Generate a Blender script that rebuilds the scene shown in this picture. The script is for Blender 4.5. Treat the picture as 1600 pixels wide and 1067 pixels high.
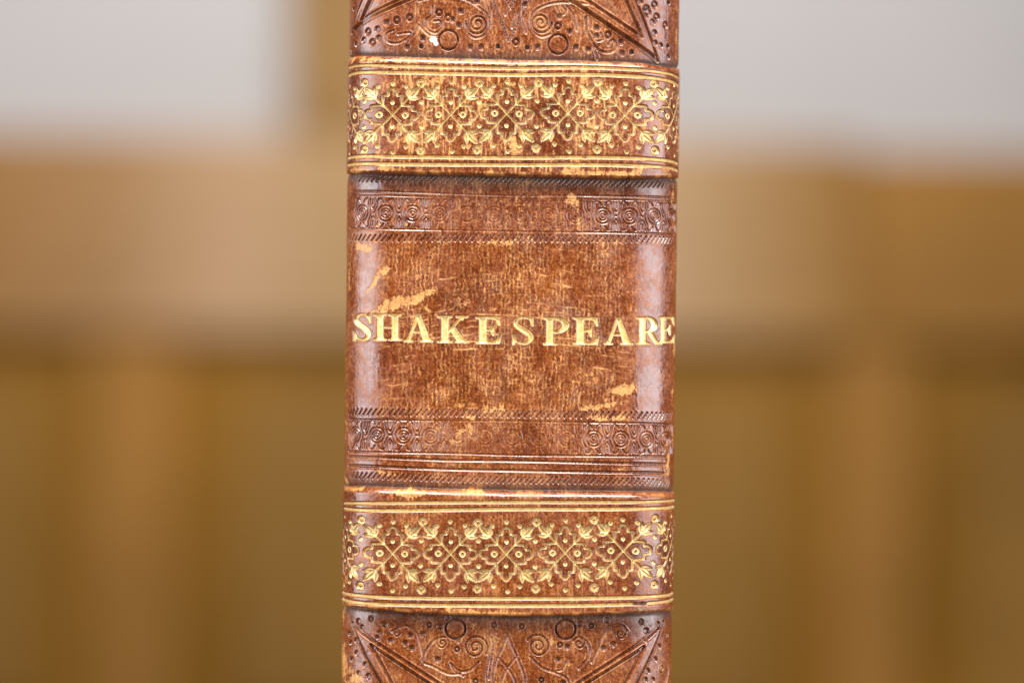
import bpy, math
import numpy as np
from mathutils import Matrix, Vector

for o in list(bpy.data.objects):
    bpy.data.objects.remove(o)
scn = bpy.context.scene

# ---------------------------------------------------------------- camera, world, lamps, exposure
K = 0.235 / 1600.0            # metres per unit of the spine drawing
DIST = 0.55                   # camera to spine
ZC = 0.20                     # height of the camera above the table
PHI = 0.0118                  # camera roll
cam_d = bpy.data.cameras.new('camera')
cam = bpy.data.objects.new('camera', cam_d)
scn.collection.objects.link(cam)
scn.camera = cam
cam_d.sensor_width = 36.0
cam_d.lens = 36.0 * DIST / 0.235
cam_d.clip_start = 0.02
cam_d.clip_end = 60
cam.matrix_world = (Matrix.Translation((0, -DIST, ZC)) @ Matrix.Rotation(math.pi / 2, 4, 'X')
                    @ Matrix.Rotation(PHI, 4, 'Z'))
cam_d.dof.use_dof = True
cam_d.dof.focus_distance = DIST + 0.0015
cam_d.dof.aperture_fstop = (cam_d.lens / 1000.0) / 0.0205
cam_d.dof.aperture_blades = 0

world = bpy.data.worlds.new('World')
scn.world = world
world.use_nodes = True
world.node_tree.nodes['Background'].inputs[0].default_value = (1.0, 0.97, 0.94, 1)
world.node_tree.nodes['Background'].inputs[1].default_value = 0.16


def area(name, loc, target, sx, sy, power, col):
    d = bpy.data.lights.new(name, 'AREA')
    d.shape = 'RECTANGLE'
    d.size = sx
    d.size_y = sy
    d.energy = power
    d.color = col
    o = bpy.data.objects.new(name, d)
    scn.collection.objects.link(o)
    o.location = loc
    o.rotation_euler = (Vector(target) - Vector(loc)).to_track_quat('-Z', 'Y').to_euler()
    return o


BK = (0, 0, ZC)
area('window_light_left', (-1.0, -0.45, 0.30), BK, 1.05, 0.62, 16, (0.97, 0.95, 1.0))
area('window_light_right', (1.0, -0.48, 0.30), BK, 1.20, 0.62, 17.5, (0.97, 0.95, 1.0))
area('ceiling_light', (0.03, -0.42, 1.10), BK, 0.75, 0.34, 35, (1.0, 0.97, 0.92))
area('wall_fill_light', (-0.2, 2.3, 2.1), (0.1, 4.2, 0.35), 2.4, 0.9, 47, (1.0, 0.97, 0.95))  # added fill to brighten the far wall, no such lamp in view

scn.view_settings.view_transform = 'Standard'
scn.view_settings.look = 'None'
scn.view_settings.exposure = 0.0
scn.view_settings.gamma = 1.0
scn.view_settings.use_curve_mapping = False

# ---------------------------------------------------------------- materials


class NT:
    def __init__(self, name):
        self.m = bpy.data.materials.new(name)
        self.m.use_nodes = True
        self.t = self.m.node_tree
        self.b = self.t.nodes['Principled BSDF']

    def n(self, typ, **kw):
        x = self.t.nodes.new(typ)
        for k, v in kw.items():
            setattr(x, k, v)
        return x

    def l(self, a, b):
        self.t.links.new(a, b)

    def mix(self, fac, a, b, typ='MIX'):
        x = self.n('ShaderNodeMix', data_type='RGBA', blend_type=typ)
        for sock, v in ((x.inputs[0], fac), (x.inputs[6], a), (x.inputs[7], b)):
            if isinstance(v, (int, float)):
                sock.default_value = v
            elif isinstance(v, tuple):
                sock.default_value = (*v, 1)
            else:
                self.l(v, sock)
        return x.outputs[2]

    def mixf(self, fac, a, b):
        x = self.n('ShaderNodeMix', data_type='FLOAT')
        for sock, v in ((x.inputs[0], fac), (x.inputs[2], a), (x.inputs[3], b)):
            if isinstance(v, (int, float)):
                sock.default_value = v
            else:
                self.l(v, sock)
        return x.outputs[0]

    def noise(self, scale, detail=4, rough=0.55, stretch=(1, 1, 1)):
        tc = self.n('ShaderNodeTexCoord')
        mp = self.n('ShaderNodeMapping')
        mp.inputs['Scale'].default_value = stretch
        self.l(tc.outputs['Object'], mp.inputs[0])
        x = self.n('ShaderNodeTexNoise')
        x.inputs['Scale'].default_value = scale
        x.inputs['Detail'].default_value = detail
        x.inputs['Roughness'].default_value = rough
        self.l(mp.outputs[0], x.inputs['Vector'])
        return x.outputs['Fac']

    def ramp(self, f, stops):
        r = self.n('ShaderNodeValToRGB')
        e = r.color_ramp.elements
        while len(e) < len(stops):
            e.new(0.5)
        for q, (p, c) in zip(e, stops):
            q.position = p
            q.color = (*c, 1)
        self.l(f, r.inputs[0])
        return r.outputs[0]


def leather_material():
    g = NT('tooled_leather')
    a = g.n('ShaderNodeAttribute', attribute_name='tooling')
    a2 = g.n('ShaderNodeAttribute', attribute_name='skin')
    sep = g.n('ShaderNodeSeparateColor')
    g.l(a.outputs['Color'], sep.inputs[0])
    sep2 = g.n('ShaderNodeSeparateColor')
    g.l(a2.outputs['Color'], sep2.inputs[0])
    gold, wear, dirt = sep.outputs
    tone, white, rough = sep2.outputs
    base = g.ramp(tone, [(0.0, (0.046, 0.008, 0.002)), (0.35, (0.100, 0.019, 0.0025)),
                         (0.65, (0.190, 0.044, 0.003)), (1.0, (0.33, 0.105, 0.009))])
    fine = g.noise(2600, 3, 0.6)
    mott = g.ramp(fine, [(0.3, (0.80, 0.80, 0.80)), (0.7, (1.2, 1.2, 1.2))])
    base = g.mix(1.0, base, mott, 'MULTIPLY')
    c = g.mix(dirt, base, (0.062, 0.040, 0.032))
    c = g.mix(wear, c, (0.52, 0.245, 0.058))
    c = g.mix(white, c, (0.52, 0.47, 0.42))
    goldcol = g.mix(g.ramp(g.noise(900, 3), [(0.35, (0, 0, 0)), (0.7, (1, 1, 1))]),
                    (0.68, 0.48, 0.16), (0.92, 0.72, 0.34))
    c = g.mix(gold, c, goldcol)
    g.l(c, g.b.inputs['Base Color'])
    r = g.mixf(wear, rough, 0.62)
    r = g.mixf(gold, r, 0.42)
    g.l(r, g.b.inputs['Roughness'])
    g.l(g.mixf(gold, 0.0, 0.35), g.b.inputs['Metallic'])
    g.b.inputs['Specular IOR Level'].default_value = 0.85
    bp = g.n('ShaderNodeBump')
    bp.inputs['Strength'].default_value = 0.25
    bp.inputs['Distance'].default_value = 0.00005
    g.l(g.noise(3200, 3, 0.65), bp.inputs['Height'])
    g.l(bp.outputs[0], g.b.inputs['Normal'])
    return g.m


def plain_leather():
    g = NT('plain_leather')
    c = g.ramp(g.noise(60, 6, 0.65), [(0.3, (0.13, 0.036, 0.013)), (0.6, (0.24, 0.075, 0.022)),
                                      (0.8, (0.45, 0.19, 0.06))])
    g.l(c, g.b.inputs['Base Color'])
    g.b.inputs['Roughness'].default_value = 0.4
    bp = g.n('ShaderNodeBump')
    bp.inputs['Strength'].default_value = 0.5
    bp.inputs['Distance'].default_value = 0.0003
    g.l(g.noise(700, 5), bp.inputs['Height'])
    g.l(bp.outputs[0], g.b.inputs['Normal'])
    return g.m


def wood(name, dark, light, rough=0.35, scale=9.0, vertical=True, spec=0.15):
    g = NT(name)
    st = (7, 7, 0.6) if vertical else (0.6, 7, 7)
    c = g.ramp(g.noise(scale, 5, 0.6, st), [(0.3, dark), (0.7, light)])
    big = g.noise(1.6, 2, 0.5)
    c = g.mix(1.0, c, g.ramp(big, [(0.3, (0.8, 0.8, 0.8)), (0.7, (1.2, 1.18, 1.12))]), 'MULTIPLY')
    g.l(c, g.b.inputs['Base Color'])
    g.b.inputs['Roughness'].default_value = rough
    g.b.inputs['Specular IOR Level'].default_value = spec
    return g.m


def plaster():
    g = NT('pale_plaster')
    c = g.ramp(g.noise(1.5, 4), [(0.3, (0.61, 0.60, 0.595)), (0.7, (0.68, 0.66, 0.66))])
    g.l(c, g.b.inputs['Base Color'])
    g.b.inputs['Roughness'].default_value = 0.9
    return g.m


def paper():
    g = NT('page_edges')
    c = g.ramp(g.noise(50, 3, 0.5, (60, 0.5, 0.5)), [(0.3, (0.45, 0.36, 0.24)), (0.7, (0.72, 0.63, 0.47))])
    g.l(c, g.b.inputs['Base Color'])
    g.b.inputs['Roughness'].default_value = 0.85
    return g.m


M_LEA = leather_material()
M_PLAIN = plain_leather()
M_PAPER = paper()
M_PLASTER = plaster()
def sheen_rail():  # gloss sheen painted into the rail's colour as paler stretches along its length
    g = NT('painted_sheen_rail')
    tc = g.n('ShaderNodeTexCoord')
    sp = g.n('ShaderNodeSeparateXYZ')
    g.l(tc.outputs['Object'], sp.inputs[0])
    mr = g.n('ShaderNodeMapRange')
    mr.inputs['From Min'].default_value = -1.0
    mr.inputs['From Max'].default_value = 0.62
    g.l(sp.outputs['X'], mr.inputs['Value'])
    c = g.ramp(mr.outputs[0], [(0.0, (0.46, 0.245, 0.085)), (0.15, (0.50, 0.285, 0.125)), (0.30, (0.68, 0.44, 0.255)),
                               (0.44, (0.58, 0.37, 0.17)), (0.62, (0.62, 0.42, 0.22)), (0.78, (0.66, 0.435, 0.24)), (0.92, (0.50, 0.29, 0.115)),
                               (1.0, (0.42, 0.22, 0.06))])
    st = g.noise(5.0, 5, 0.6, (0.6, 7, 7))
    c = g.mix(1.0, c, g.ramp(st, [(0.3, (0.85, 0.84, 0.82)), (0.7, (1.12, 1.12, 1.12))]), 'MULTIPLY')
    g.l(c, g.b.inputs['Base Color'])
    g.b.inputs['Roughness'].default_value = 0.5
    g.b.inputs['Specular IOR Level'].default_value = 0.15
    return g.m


M_RAIL = sheen_rail()
M_FRAME = wood('brown_varnished_wood', (0.385, 0.182, 0.034), (0.52, 0.268, 0.070), 0.45, 7.0, True)
M_PANEL = wood('dark_varnished_wood', (0.30, 0.138, 0.014), (0.40, 0.200, 0.027), 0.45, 6.0, True)
M_FIELD = wood('paler_varnished_wood', (0.32, 0.165, 0.032), (0.42, 0.232, 0.060), 0.45, 6.0, True)  # raised fields a little paler than the panel behind them
M_POST = wood('honey_varnished_wood', (0.34, 0.19, 0.065), (0.44, 0.26, 0.10), 0.5, 7.0, True)
M_TABLE = wood('table_wood', (0.16, 0.09, 0.04), (0.30, 0.18, 0.08), 0.4, 8.0, False)

# ---------------------------------------------------------------- helpers for solid objects


def link(o, parent=None):
    scn.collection.objects.link(o)
    if parent is not None:
        o.parent = parent
    return o


def empty(name, loc, label, cat, rz=0.0):
    o = bpy.data.objects.new(name, None)
    o.location = loc
    o.rotation_euler = (0, 0, rz)
    o.empty_display_size = 0.05
    o['label'] = label
    o['category'] = cat
    return link(o)


def box(name, x0, x1, y0, y1, z0, z1, mat, parent=None, bev=0.004):
    import bmesh
    me = bpy.data.meshes.new(name)
    bm = bmesh.new()
    bmesh.ops.create_cube(bm, size=1)
    for v in bm.verts:
        v.co = ((x0 + x1) / 2 + v.co.x * (x1 - x0), (y0 + y1) / 2 + v.co.y * (y1 - y0),
                (z0 + z1) / 2 + v.co.z * (z1 - z0))
    if bev:
        bmesh.ops.bevel(bm, geom=list(bm.edges), offset=bev, segments=3, profile=0.5, affect='EDGES')
    bm.to_mesh(me)
    bm.free()
    me.materials.append(mat)
    o = bpy.data.objects.new(name, me)
    return link(o, parent)


# ---------------------------------------------------------------- the room behind (far, out of focus)
FLOOR = -0.74
WY = 3.95
U = (DIST + WY) / DIST * K        # metres per drawing unit at the panelled wall


def bx(x):
    return (x - 800) * U


def bz(y):
    return ZC - (y - 533) * U


wall = box('wall', -3.2, 3.2, WY + 0.02, WY + 0.14, FLOOR, 2.6, M_PLASTER, None, 0)
wall['kind'] = 'structure'
floor = box('floor', -3.2, 3.2, -1.4, WY + 0.02, FLOOR - 0.05, FLOOR, M_TABLE, None, 0)
floor['kind'] = 'structure'

wp = empty('wood_panelling', (0, WY, FLOOR), 'blurred varnished wood wall panelling with a pale broad top rail, behind the book', 'panelling')


def wbox(name, x0, x1, dy0, dy1, ztop, zbot, mat, bev=0.008):
    o = box(name, x0, x1, -dy1, -dy0, zbot - FLOOR, ztop - FLOOR, mat, wp, bev)
    return o


Zrt, Zrb = bz(222), bz(528)
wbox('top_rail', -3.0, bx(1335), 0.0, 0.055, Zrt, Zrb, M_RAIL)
wbox('top_rail', bx(1335) + 0.002, 3.0, 0.0, 0.053, bz(237), Zrb, M_FRAME)
wbox('back_panel', -3.0, 3.0, -0.015, 0.010, Zrb - 0.001, FLOOR + 0.15, M_PANEL, 0)
wbox('bottom_rail', -3.0, 3.0, 0.0, 0.040, FLOOR + 0.15, FLOOR, M_FRAME)
for (a, b) in ((-1450, -1310), (-930, -790), (-380, -240), (140, 285), (700, 850), (1300, 1425), (1900, 2040), (2450, 2590)):
    wbox('stile', bx(a), bx(b), 0.0, 0.038, Zrb - 0.001, FLOOR + 0.151, M_FRAME)
for (a, b) in ((-1240, -1000), (-720, -450), (-165, 70), (375, 610), (940, 1215), (1515, 1815)):
    wbox('raised_field', bx(a), bx(b), 0.011, 0.026, Zrb - 0.10, FLOOR + 0.25, M_FIELD, 0.006)
post = box('wooden_post', bx(453), bx(690), WY - 0.05, WY + 0.02, Zrt + 0.001, 2.4, M_POST, None, 0.008)
post['label'] = 'blurred honey brown wooden post rising above the panelling, left of the book'
post['category'] = 'post'

# table under the book
tb = empty('table', (0, 0.25, FLOOR), 'plain brown wooden table carrying the leather book', 'table')
box('table_top', -0.7, 0.7, -0.42, 0.42, -FLOOR - 0.032, -FLOOR, M_TABLE, tb, 0.004)
for sx in (-1, 1):
    for sy in (-1, 1):
        box('leg', sx * 0.62 - 0.03, sx * 0.62 + 0.03, sy * 0.35 - 0.03, sy * 0.35 + 0.03, 0, -FLOOR - 0.033, M_TABLE, tb, 0.003)

# ---------------------------------------------------------------- the spine surface
DP = DIST / K                     # camera distance in drawing units
rng = np.random.default_rng(11)

# cross-section of the spine: tangent angle along the arc
ds = 0.8


def side(R, Xedge, arch):
    """arc table for one side: s, x, depth, theta up to 90 degrees and a bit back"""
    for s0 in np.arange(Xedge, 60, -0.5):
        n = 4000
        s = np.linspace(0, Xedge + R, n)
        th = s * arch
        over = s > s0
        th = np.where(over, s0 * arch + (s - s0) / R, th)
        th = np.minimum(th, math.pi / 2)
        x = np.concatenate([[0], np.cumsum(np.cos((th[1:] + th[:-1]) / 2) * np.diff(s))])
        if x[-1] * 1.0 <= Xedge:
            break
    send = s0 + (math.pi / 2 - s0 * arch) * R + 34
    s = np.linspace(0, send, 6000)
    th = np.where(s > s0, s0 * arch + (s - s0) / R, s * arch)
    th = np.minimum(th, math.pi / 2)
    x = np.concatenate([[0], np.cumsum(np.cos((th[1:] + th[:-1]) / 2) * np.diff(s))])
    y = np.concatenate([[0], np.cumsum(np.sin((th[1:] + th[:-1]) / 2) * np.diff(s))])
    return s, x, y, th


XC = -2.0
EDGE = 264.0
sL, xL, yL, tL = side(78, EDGE, 0.0005)
sR, xR, yR, tR = side(88, EDGE, 0.0006)
s_tab = np.concatenate([-sL[::-1], sR[1:]])
x_tab = np.concatenate([-xL[::-1], xR[1:]]) + XC
y_tab = np.concatenate([yL[::-1], yR[1:]])
t_tab = np.concatenate([-tL[::-1], tR[1:]])

S = np.arange(s_tab[0], s_tab[-1], ds)
SX = np.interp(S, s_tab, x_tab)
SY = np.interp(S, s_tab, y_tab)
ST = np.interp(S, s_tab, t_tab)
V = np.concatenate([np.arange(-400, -24, 4.0), np.arange(-24, 1092, 0.8), np.arange(1092, 1894, 4.0)])
V = V[V <= 533.5 + ZC / K - 2]
NR, NC = len(V), len(S)
VV = V[:, None]
SS = S[None, :]
PER = (1 + SY / DP)[None, :]
XI = SX[None, :] / PER
YI = (VV - 533.5) / PER
PX = (800 + XI - YI * PHI)
PY = (533.5 + XI * PHI + YI)
XIcol = SX / (1 + SY / DP)
# usable (front) part of the image x table is monotone
i0, i1 = np.argmin(XIcol), np.argmax(XIcol)


def P(x, y):
    """picture point on the spine -> (arc, height) on the surface"""
    X = (x - 800) + (y - 533.5) * PHI
    Y = (y - 533.5) - (x - 800) * PHI
    s = np.interp(X, XIcol[i0:i1 + 1], S[i0:i1 + 1])
    d = 1 + np.interp(s, S, SY) / DP
    return float(s), float(533.5 + Y * d)


PRESS = np.zeros((NR, NC), np.float32)      # pressed depth
RAISE = np.zeros((NR, NC), np.float32)
GOLD = np.zeros((NR, NC), np.float32)
SUNK = np.zeros((NR, NC), np.float32)
DARK = np.zeros((NR, NC), np.float32)       # blackened punch marks
LAB = np.zeros((NR, NC), np.int16)


def sm(a, b, x):
    t = np.clip((x - a) / (b - a), 0, 1)
    return t * t * (3 - 2 * t)


def win(s0, s1, v0, v1):
    a, b = np.searchsorted(S, [s0, s1])
    c, d = np.searchsorted(V, [v0, v1])
    return slice(c, d), slice(a, b)


def stroke(pts, w, depth, gold=0.0, dark=0.0, closed=False, lip=0.0, lab=0):
    """groove along a polyline of (s, v) points, half width w"""
    pts = list(pts)
    if closed:
        pts = pts + [pts[0]]
    pad = w + 4.0
    for (ax, ay), (bx_, by) in zip(pts[:-1], pts[1:]):
        rs, cs = win(min(ax, bx_) - pad, max(ax, bx_) + pad, min(ay, by) - pad, max(ay, by) + pad)
        if rs.start >= rs.stop or cs.start >= cs.stop:
            continue
        x = SS[:, cs] - ax
        y = VV[rs] - ay
        dx, dy = bx_ - ax, by - ay
        L = dx * dx + dy * dy + 1e-9
        t = np.clip((x * dx + y * dy) / L, 0, 1)
        d = np.hypot(x - t * dx, y - t * dy)
        p = 1 - sm(w * 0.3, w + 0.8, d)
        if gold:      # hot tool: a softly shouldered trench round the gilt line
            p = 0.62 * p + 0.38 * (1 - sm(w * 0.5, w + 2.4, d))
        PRESS[rs, cs] = np.maximum(PRESS[rs, cs], depth * p)
        if lip:
            q = np.exp(-((d - w - 1.2) / 1.0) ** 2) * lip * 1.6
            RAISE[rs, cs] = np.maximum(RAISE[rs, cs], q)
        if gold:
            GOLD[rs, cs] = np.maximum(GOLD[rs, cs], gold * (1 - sm(w * 0.7, w + 0.8, d)))
        if dark:
            DARK[rs, cs] = np.maximum(DARK[rs, cs], dark * p)


def dot(cx, cy, r, depth, gold=0.0, dark=0.0):
    rs, cs = win(cx - r - 3, cx + r + 3, cy - r - 3, cy + r + 3)
    d = np.hypot(SS[:, cs] - cx, VV[rs] - cy)
    p = 1 - sm(r * 0.55, r + 0.6, d)
    PRESS[rs, cs] = np.maximum(PRESS[rs, cs], depth * p)
    if gold:
        GOLD[rs, cs] = np.maximum(GOLD[rs, cs], gold * (1 - sm(r * 0.75, r + 0.5, d)))
    if dark:
        DARK[rs, cs] = np.maximum(DARK[rs, cs], dark * p)


def arc(cx, cy, r, a0=0, a1=360, ry=None, n=None):
    ry = r if ry is None else ry
    n = n or max(6, int(abs(a1 - a0) / 18))
    return [(cx + r * math.cos(math.radians(a0 + (a1 - a0) * i / n)),
             cy + ry * math.sin(math.radians(a0 + (a1 - a0) * i / n))) for i in range(n + 1)]


def ring(cx, cy, r, w, depth, gold=0.0, dark=0.0):
    stroke(arc(cx, cy, r), w, depth, gold, dark)


def spiral(cx, cy, r, turns, a0, sgn=1, w=1.6, depth=1.2, tail=None, gold=0):
    n = int(turns * 22)
    pts = []
    for i in range(n + 1):
        f = i / n
        a = math.radians(a0) + sgn * turns * 2 * math.pi * f
        rr = r * (1 - 0.86 * f)
        pts.append((cx + rr * math.cos(a), cy + rr * math.sin(a)))
    if tail:
        pts = tail + pts
    stroke(pts, w, depth, gold, lip=0.5)


def curve(pts, n=8):
    """Catmull-Rom through points"""
    out = []
    p = [pts[0]] + list(pts) + [pts[-1]]
    for i in range(1, len(p) - 2):
        for k in range(n):
            t = k / n
            o = []
            for c in (0, 1):
                a, b, d, e = p[i - 1][c], p[i][c], p[i + 1][c], p[i + 2][c]
                o.append(0.5 * (2 * b + (d - a) * t + (2 * a - 5 * b + 4 * d - e) * t * t
                                + (3 * b - a - 3 * d + e) * t ** 3))
            out.append(tuple(o))
    out.append(tuple(pts[-1]))
    return out


def sd_poly(x, y, poly):
    p = np.array(poly, float)
    q = np.roll(p, -1, axis=0)
    d = np.full(np.broadcast(x, y).shape, 1e9)
    ins = np.zeros(d.shape, bool)
    for (ax, ay), (bx_, by) in zip(p, q):
        ex, ey = bx_ - ax, by - ay
        wx, wy = x - ax, y - ay
        t = np.clip((wx * ex + wy * ey) / (ex * ex + ey * ey + 1e-12), 0, 1)
        d = np.minimum(d, np.hypot(wx - t * ex, wy - t * ey))
        if ay != by:
            c = ((ay > y) != (by > y)) & (x < (bx_ - ax) * (y - ay) / (by - ay) + ax)
            ins ^= c
    return np.where(ins, -d, d)


def leaf(bx_, by, ang, L, wd, gold, depth):
    ca, sa = math.cos(ang), math.sin(ang)
    rs, cs = win(bx_ - L - 3, bx_ + L + 3, by - L - 3, by + L + 3)
    x = SS[:, cs] - bx_
    y = VV[rs] - by
    u = (x * ca + y * sa) / L
    v = -x * sa + y * ca
    half = wd * np.sin(np.clip(u, 0, 1) ** 0.8 * math.pi) ** 0.8
    d = np.abs(v) - half
    inside = (u > 0) & (u < 1)
    p = np.where(inside, 1 - sm(-0.9, 0.5, d), 0)
    vein = 1 - sm(0.3, 1.0, np.abs(v)) * 1.0
    vein = np.where((u > 0.2) & (u < 0.85), vein, 0)
    PRESS[rs, cs] = np.maximum(PRESS[rs, cs], depth * p * (1 - 0.45 * vein))
    GOLD[rs, cs] = np.maximum(GOLD[rs, cs], gold * p * (1 - 0.75 * vein))


def motif(cx, cy, sy, g, r):
    """one lattice cell of the gilt border: a saltire with four cusped petals, leaves and dots"""
    j = lambda a=0.6: (r.random() - 0.5) * 2 * a
    for sx in (-1, 1):
        for q in (-1, 1):
            ex, ey = cx + sx * 25, cy + q * 27 * sy
            stroke([(cx, cy), (ex, ey)], 0.95, 1.7, g)
            base = math.atan2(q * 1.0, sx * 1.0)
            gg = g * (0.75 + 0.25 * r.random())
            leaf(ex, ey, base + j(0.06), 24.5, 5.3, gg, 1.7)
            leaf(ex, ey, base + 0.74 + j(0.06), 18.0, 4.2, gg, 1.5)
            leaf(ex, ey, base - 0.74 + j(0.06), 18.0, 4.2, gg, 1.5)
    # cusped petals
    for k in range(4):
        a = k * math.pi / 2
        ca, sa = math.cos(a), math.sin(a)

        def T(u, v):
            return (cx + (u * ca - v * sa), cy + (u * sa + v * ca) * sy)
        pts = [T(14.5, -14.5), T(22, -14), T(29.5, -13.4), T(30.0, -6.6)]
        pts += [T(33.2 + 7.4 * math.cos(t), 6.8 * math.sin(t)) for t in np.radians(np.arange(-90, 91, 20))]
        pts += [T(30.0, 6.6), T(29.5, 13.4), T(22, 14), T(14.5, 14.5)]
        stroke(pts, 1.05, 1.9, g * (0.8 + 0.2 * r.random()))
        # sunk ground inside the petal
        poly = [(cx, cy)] + pts
        xs_ = [p[0] for p in poly]
        ys_ = [p[1] for p in poly]
        rs, cs = win(min(xs_), max(xs_), min(ys_), max(ys_))
        if rs.start < rs.stop and cs.start < cs.stop:
            dd = sd_poly(SS[:, cs], VV[rs], poly)
            PRESS[rs, cs] = np.maximum(PRESS[rs, cs], 0.75 * (1 - sm(-3.0, 0.0, dd)))
            SUNK[rs, cs] = np.maximum(SUNK[rs, cs], 1 - sm(-2.5, 0.0, dd))
        if k % 2 == 0:
            px, py = T(19, 0)
            ring(px + j(), py + j(), 3.7, 1.15, 1.5, g)
            dot(px, py, 1.4, 1.6, 0)
        else:
            px, py = T(18.5, 0)
            dot(px + j(), py + j(), 3.2, 1.4, g)


def between(cx, cy, r, g):
    j = lambda a=1.2: (r.random() - 0.5) * 2 * a
    dot(cx + j(), cy - 19.5 + j(), 3.4, 1.2, g)
    dot(cx + j(), cy + 19.5 + j(), 3.4, 1.2, g)
    for q, yy in ((-1, -49), (1, 55)):
        px, py = cx + j(2), cy + yy + j()
        ring(px, py, 4.2, 1.7, 1.8, g)


def dots_row(cx, cy, r, g):
    j = lambda a=1.3: (r.random() - 0.5) * 2 * a
    for dx, dy in ((0, -49.5), (-21, -43), (21, -43), (-20, 49), (21, 50), (2, 58.5)):
        dot(cx + dx + j(), cy + dy + j(), 3.3, 1.4, g * (0.85 + 0.2 * r.random()))


r1 = np.random.default_rng(3)
up = [(551, 183), (615.5, 181), (705.4, 180.5), (791.8, 179), (886.4, 178), (974.5, 181), (1047, 184)]
lo = [(543, 856), (615.5, 862.6), (705, 863), (791, 863.5), (882, 861.5), (971.5, 858.5), (1043, 855)]
for row, sy in ((up, 1.0), (lo, 1.0)):
    cen = [P(*p) for p in row]
    for i, c in enumerate(cen):
        motif(c[0], c[1], sy, 1.0, r1)
        dots_row(c[0], c[1], r1, 1.0)
        if i + 1 < len(cen):
            n_ = cen[i + 1]
            between((c[0] + n_[0]) / 2, (c[1] + n_[1]) / 2, r1, 1.0)


def along(pts, n=24):
    """picture polyline -> smooth surface polyline over the full width"""
    xs = [p[0] for p in pts]
    c = np.polyfit([(x - 800) / 250 for x in xs], [p[1] for p in pts], 2 if len(pts) < 5 else 3)
    xx = np.linspace(xs[0], xs[-1], n)
    return [P(x, float(np.polyval(c, (x - 800) / 250))) for x in xx]


def curve_y(pts):
    return lambda X: np.interp(X, [p[0] for p in pts], [p[1] for p in pts])


gl = [[(547, 106.5), (575, 104), (640, 105.5), (800, 108.7), (900, 107.5), (985, 110.5), (1035, 116), (1058, 122)],
      [(546, 118.5), (575, 115), (640, 115.5), (800, 118.8), (900, 118), (985, 121), (1035, 127), (1058, 134)],
      [(546, 247.5), (580, 245.5), (640, 246.5), (800, 247.8), (900, 247.0), (985, 248.5), (1035, 252), (1057, 256)],
      [(546, 258.5), (580, 257), (640, 258), (800, 258.8), (900, 258.5), (985, 260), (1035, 263), (1057, 267)],
      [(540, 786), (575, 785), (640, 784), (800, 783), (900, 783), (985, 783), (1035, 782), (1053, 781)],
      [(539, 794), (575, 796), (640, 796), (800, 794), (900, 794), (985, 793.5), (1035, 792.5), (1053, 791)],
      [(535, 925), (570, 929), (640, 932), (800, 932.7), (900, 932.5), (985, 931), (1035, 929), (1052, 926)],
      [(535, 935), (570, 940), (640, 943), (800, 944), (900, 943.5), (985, 941.5), (1035, 938.5), (1052, 935)]]
gl_paths = []
for i, L in enumerate(gl):
    pts = [P(*p) for p in curve(L, 6)]
    gl_paths.append(pts)
    stroke(pts, 1.35 if i in (0, 4) else 1.7, 1.6, 1.0)

# band outlines in picture terms
top1 = [(500, 92), (545, 91), (560, 88), (640, 90), (800, 94.5), (900, 95.5), (1000, 99), (1050, 107), (1100, 112)]
bot1 = [(500, 270), (545, 272), (600, 273), (700, 275), (800, 277), (900, 279.5), (1000, 281), (1050, 279), (1100, 279)]
top2 = [(500, 757), (540, 759), (600, 761), (700, 764), (800, 766.5), (900, 767), (1000, 768), (1050, 768), (1100, 768)]
bot2 = [(500, 942), (536, 946), (570, 950), (640, 957), (700, 960), (800, 962), (900, 961), (1000, 957), (1050, 954), (1100, 952)]
HB = 16.0
taper = 0.10 + 0.90 * (1 - sm(math.radians(22), math.radians(84), np.abs(ST)))[None, :]
BAND = np.zeros((NR, NC), np.float32)
OUT = np.full((NR, NC), 1e3, np.float32)     # distance outside a band
band_id = np.zeros((NR, NC), np.int8)


def band_profile(d, r):
    t = np.clip(d / r, 0, 1)
    return np.sqrt(np.maximum(0, 1 - (1 - t) ** 2))


wob = 0
for k, (tp, bt) in enumerate(((top1, bot1), (top2, bot2))):
    a = PY - curve_y(tp)(PX)
    b = curve_y(bt)(PX) - PY
    BAND = np.maximum(BAND, band_profile(a, 11.0) * band_profile(b, 5.5) * (a > 0) * (b > 0))
    band_id = np.where((a > 0) & (b > 0), k + 1, band_id)
    OUT = np.minimum(OUT, np.where(a <= 0, -a, np.where(b <= 0, -b, 0)))
band_top_edge = [PY - curve_y(t)(PX) for t in (top1, top2)]
band_bot_edge = [curve_y(t)(PX) - PY for t in (bot1, bot2)]

# ---- blind rope rolls, fillets and friezes: worn away in the middle of the spine
EDGEW = 0.22 + 0.78 * np.maximum(sm(90, 190, -S), sm(80, 170, S))     # how crisp, per column


def ew(s):
    return float(np.interp(s, S, EDGEW))


def rope(pts, period, h, lean, depth, keep=0.25):
    depth = depth * 0.6
    pp = [P(*p) for p in curve(pts, 8)]
    xs = np.array([p[0] for p in pp])
    ys = np.array([p[1] for p in pp])
    for s in np.arange(xs[0], xs[-1], period):
        y = float(np.interp(s, xs, ys))
        d = depth * (keep + (1 - keep) * (ew(s) - 0.22) / 0.78) * (0.75 + 0.5 * r1.random())
        stroke([(s - lean, y + h), (s + lean * 0.2, y), (s + lean * 1.2, y - h)], 1.3, d * 1.1, 0, dark=0.12, lip=0.3)


def fillet(pts, w, depth, keep=0.35, lip=0.5):
    depth = depth * 0.6
    pp = [P(*p) for p in curve(pts, 8)]
    for a, b in zip(pp[:-1], pp[1:]):
        e = ew((a[0] + b[0]) / 2)
        f = keep + (1 - keep) * (e - 0.22) / 0.78
        stroke([a, b], w, depth * f, 0, dark=0.25 * f, lip=0.4 * lip * f)


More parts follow.
